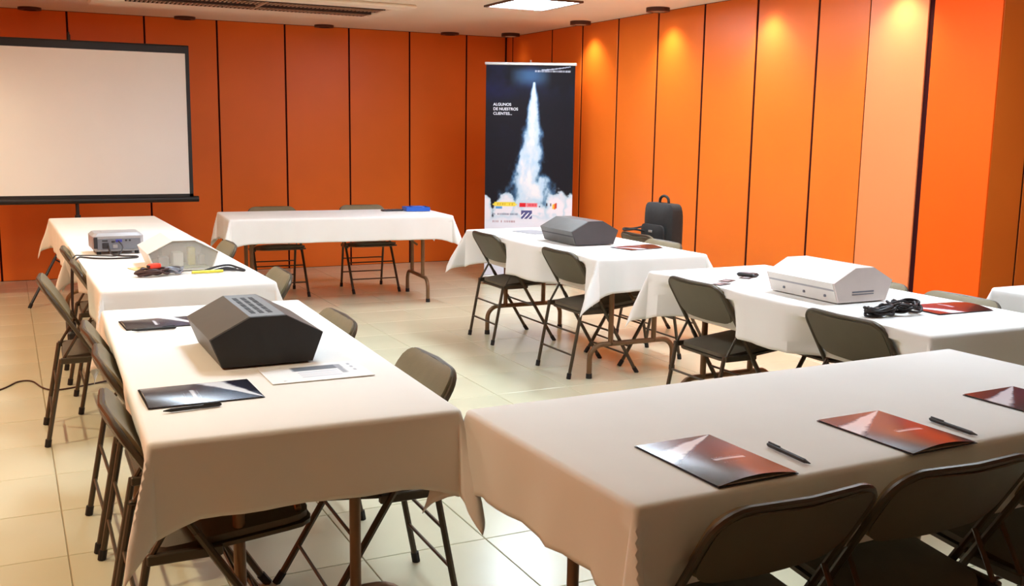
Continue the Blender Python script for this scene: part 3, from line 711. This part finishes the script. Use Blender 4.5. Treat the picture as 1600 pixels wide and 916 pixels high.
# projector
t = thing('projector', 'silver grey projector with its connector side showing', 'projector', (0.54, 6.135, ZT), 0.03)
MB().box(-0.135, 0.135, -0.11, 0.11, 0.016, 0.118, 0.016).build('body', 'silver_plastic', t)
MB().box(-0.112, 0.118, -0.1125, -0.105, 0.028, 0.088, 0.003).build('connector_panel', 'silver_dark', t)
for (x0, x1, z0_, z1_, m) in ((-0.128, -0.108, 0.035, 0.098, 'port_dark'), (-0.085, -0.05, 0.034, 0.066, 'port_dark'), (-0.085, -0.055, 0.074, 0.082, 'port_dark'), (-0.036, -0.018, 0.066, 0.076, 'port_dark'), (-0.014, 0.02, 0.068, 0.084, 'port_blue'), (0.036, 0.046, 0.072, 0.082, 'port_dark'), (0.056, 0.066, 0.072, 0.082, 'port_dark'), (-0.03, -0.005, 0.036, 0.056, 'silver_plastic')):
    MB().box(x0, x1, -0.1165, -0.108, z0_, z1_, 0.002).build('port', m, t)
MB().box(-0.08, 0.06, -0.08, 0.04, 0.1175, 0.1195, 0.001).build('top_panel', 'silver_plastic', t)
MB().tube([(0.05, 0.108, 0.066), (0.05, 0.128, 0.066)], 0.034, 18).build('lens_ring', 'port_dark', t, True)
for sx_ in (-1, 1):
    for sy_ in (-1, 1): MB().disc((sx_*0.10, sy_*0.08), 0.012, 0.012, 0, 0.02, 10).build('foot', 'rubber', t)

def cable(label, pts, r=0.004, m='cable_black', name='cable', cat='cable', sub=6):
    o = MB().tube(smooth_path(pts, sub), r, 7).build(name, m, None, True); return tag(o, label, cat)
cable('black power cable curling in front of the projector and over the table edge',
      [(0.49, 6.015, ZT+0.05), (0.50, 5.96, ZT+0.012), (0.55, 5.90, ZT+0.005), (0.62, 5.86, ZT+0.005), (0.60, 5.80, ZT+0.005), (0.48, 5.80, ZT+0.005), (0.40, 5.84, ZT+0.005), (0.36, 5.88, ZT+0.006), (0.322, 5.86, ZT+0.008), (0.296, 5.82, ZT-0.03), (0.286, 5.79, 0.60), (0.280, 5.76, 0.48), (0.284, 5.80, 0.36)], 0.0048)
cable('thin black signal cable plugged into the projector',
      [(0.545, 6.015, ZT+0.075), (0.56, 5.97, ZT+0.045), (0.53, 5.93, ZT+0.006), (0.46, 5.93, ZT+0.0055), (0.40, 5.97, ZT+0.0055), (0.345, 5.98, ZT+0.006), (0.312, 5.96, ZT+0.006), (0.294, 5.94, ZT-0.04), (0.284, 5.90, 0.58), (0.280, 5.86, 0.44)], 0.0036)
for k, (x, y, z) in enumerate(((0.270, 5.80, 0.33), (0.272, 5.87, 0.40))):
    t = thing('power_adapter', ['lower', 'upper'][k]+' black power adapter hanging from cables at the projector table', 'adapter', (x, y, z), 0.2*k, 'hanging power adapters')
    MB().box(-0.022, 0.022, -0.03, 0.03, -0.05, 0.04, 0.01).build('body', 'black_plastic', t); MB().tube([(0, 0, 0.035), (0.01, 0, 0.07)], [0.009, 0.005], 8).build('strain_relief', 'black_plastic', t, True)
    MB().tube([(0, 0, -0.048), (0, -0.005, -0.085)], [0.006, 0.004], 8).build('plug', 'black_plastic', t, True)
cable('thin brown cord lying across the tile floor at the left',
      [(-0.9, 6.1, 0.005), (-0.5, 6.0, 0.005), (-0.2, 6.05, 0.005), (-0.08, 6.16, 0.005), (0.0, 6.30, 0.005), (0.07, 6.28, 0.005), (0.12, 6.10, 0.005), (0.18, 6.02, 0.005), (0.30, 6.05, 0.005), (0.50, 6.15, 0.005)], 0.0045, 'cable_brown', 'floor_cord', 'cord')
def tangle(cx, cy, rx, ry, n, seed, z=ZT, h=0.03, turns=5):
    rnd = random.Random(seed); pts = []
    for k in range(n):
        a = 2*PI*turns*k/n; f = 0.55+0.45*rnd.random()
        pts.append((cx+rx*f*math.cos(a)+rnd.uniform(-0.01, 0.01), cy+ry*f*math.sin(a)+rnd.uniform(-0.01, 0.01), z+0.006+h*rnd.random()))
    return pts
cable('messy heap of dark cables with plugs beside the clear device', tangle(0.60, 5.085, 0.075, 0.04, 34, 3), 0.0055, 'cable_brown', 'cable_heap')
cable('grey tangled cable bundle right in front of the clear device', tangle(0.705, 5.12, 0.055, 0.035, 28, 5), 0.005, 'silver_dark', 'cable_heap')
t = thing('connector_block', 'bright red connector block on the cable heap', 'connector', (0.615, 5.09, ZT+0.036), 0.5)
MB().box(-0.03, 0.03, -0.018, 0.018, 0.0, 0.024, 0.005).build('body', 'red_plastic', t); MB().box(-0.035, -0.029, -0.01, 0.01, 0.006, 0.018).build('socket', 'port_dark', t)
t = thing('marker_pen', 'yellow marker strip in front of the clear device', 'marker', (0.865, 5.10, ZT+0.008), 0.02)
MB().tube([(-0.075, 0, 0), (0.05, 0, 0)], 0.0075, 10).build('barrel', 'yellow_plastic', t, True); MB().tube([(0.05, 0, 0), (0.075, 0, 0)], [0.008, 0.006], 10).build('cap', 'yellow_plastic', t, True)
cable('dark blue cable loop at the right edge of the projector table', [(0.86, 5.14, ZT+0.008), (0.92, 5.17, ZT+0.02), (0.98, 5.18, ZT+0.025), (1.02, 5.15, ZT+0.015), (1.045, 5.10, ZT+0.006), (1.0, 5.12, ZT+0.008), (0.94, 5.13, ZT+0.01), (0.90, 5.12, ZT+0.008), (0.96, 5.15, ZT+0.016), (1.01, 5.13, ZT+0.01)], 0.0055, 'cable_black', 'cable')
t = thing('note_card', 'small cream card leaning by the clear device', 'card', (0.60, 5.33, ZT), 0.25); MB().box(-0.055, 0.045, -0.10, 0.09, 0, 0.003).build('card', 'cream_board', t)
# things on the back table
t = thing('blue_tray', 'small blue plastic tray on the right end of the back table', 'tray', (3.24, 8.44, ZT), -0.1)
mb = MB().box(-0.10, 0.10, -0.07, 0.07, 0.0, 0.008, 0.003).build('bottom', 'blue_plastic', t)
for (a, b, c, d) in ((-0.105, 0.105, -0.078, -0.07), (-0.105, 0.105, 0.07, 0.078), (-0.108, -0.10, -0.078, 0.078), (0.10, 0.108, -0.078, 0.078)): MB().box(a, b, c, d, 0.0, 0.036, 0.003).build('rim', 'blue_plastic', t)
MB().box(-0.05, 0.06, -0.04, 0.05, 0.008, 0.042, 0.006).build('contents', 'blue_plastic', t)
t = thing('remote_control', 'flat dark remote beside the blue tray', 'remote', (3.03, 8.47, ZT), 0.05)
MB().box(-0.10, 0.09, -0.035, 0.03, 0, 0.014, 0.005).build('body', 'paper_dark', t)
for k in range(4): MB().disc((-0.07+k*0.035, 0.0), 0.008, 0.007, 0.013, 0.017, 8).build('button', 'silver_dark', t)
# papers beside the grey device, cards on the right table
t = thing('paper_sheet', 'grey sheet of paper left of the grey device', 'paper', (3.36, 6.42, ZT), 0.2); MB().box(-0.10, 0.10, -0.14, 0.14, 0, 0.0015).build('sheet', 'silver_plastic', t)
for k, (x, y, a, m, lab) in enumerate(((3.055, 3.885, 0.3, 'paper_dark', 'dark small card at the left edge of the white device table'), (3.155, 3.965, 0.5, 'cable_brown', 'brownish small card between two others on the right table'), (3.32, 4.02, 0.6, 'cable_brown', 'reddish card nearest the white device'))):
    t = thing('small_card', lab, 'card', (x, y, ZT), a, 'small printed cards'); MB().box(-0.044, 0.044, -0.027, 0.027, 0, 0.0016).build('card', 'paper_dark' if k == 0 else m, t)
    MB().box(-0.03, 0.01, -0.015, 0.015, 0.0016, 0.0022).build('print', 'silver_plastic', t)
t = thing('mobile_phone', 'small dark handset next to the white device', 'phone', (3.36, 4.06, ZT), 0.4); MB().box(-0.03, 0.03, -0.05, 0.05, 0, 0.018, 0.006).build('body', 'black_plastic', t); MB().box(-0.022, 0.022, -0.02, 0.04, 0.018, 0.0186).build('display', 'silver_dark', t)
t = thing('cable_coil', 'black coiled power cable in front of the white device', 'cable', (0, 0, 0))
MB().tube(smooth_path(tangle(3.13, 2.955, 0.085, 0.045, 46, 8, ZT, 0.035, 8), 5), 0.0055, 7).build('bundle', 'cable_black', t, True)
MB().tube(smooth_path(tangle(3.26, 2.955, 0.10, 0.06, 40, 9, ZT, 0.045, 6), 5), 0.005, 7).build('loops', 'cable_black', t, True)
MB().box(3.085, 3.135, 2.93, 2.965, ZT, ZT+0.034, 0.008).build('plug', 'black_plastic', t)
MB().tube(smooth_path([(3.33, 2.98, ZT+0.02), (3.42, 3.02, ZT+0.012), (3.47, 3.09, ZT+0.02), (3.42, 3.12, ZT+0.015)], 5), 0.006, 7).build('lead', 'cable_black', t, True)

# ------------------------------------------------------------------ black bag on the turned chair
t = thing('laptop_bag', 'black padded laptop bag standing on the turned chair by the right wall', 'bag', (4.245, 6.06, 0.456), 0.0)
def bagfn(u, v, wv): return (wv-0.02, v, 0.255+u)
MB().pad(bagfn, 0.252, 0.165, 0.172, 0.05, 0.16, 0.06, 16, 12).build('body', 'bag_fabric', t, True)
MB().pad(lambda u, v, wv: (-0.112-wv, v, 0.20+u), 0.155, 0.135, 0.14, 0.04, 0.03, 0.3, 12, 10).build('front_pocket', 'bag_fabric', t, True)
MB().tube(smooth_path([(-0.02, -0.055, 0.495), (-0.02, -0.05, 0.535), (-0.02, -0.02, 0.555), (-0.02, 0.02, 0.555), (-0.02, 0.05, 0.535), (-0.02, 0.055, 0.495)], 5), 0.010, 8).build('handle', 'bag_fabric', t, True)
MB().box(-0.136, -0.130, -0.02, 0.02, 0.30, 0.315, 0.001).build('zip_pull', 'aluminium', t)
MB().tube(smooth_path([(-0.06, 0.16, 0.33), (-0.15, 0.20, 0.31), (-0.25, 0.16, 0.318), (-0.285, 0.10, 0.312), (-0.22, 0.06, 0.318), (-0.13, 0.08, 0.30)], 6), 0.007, 8).build('shoulder_strap', 'bag_fabric', t, True)
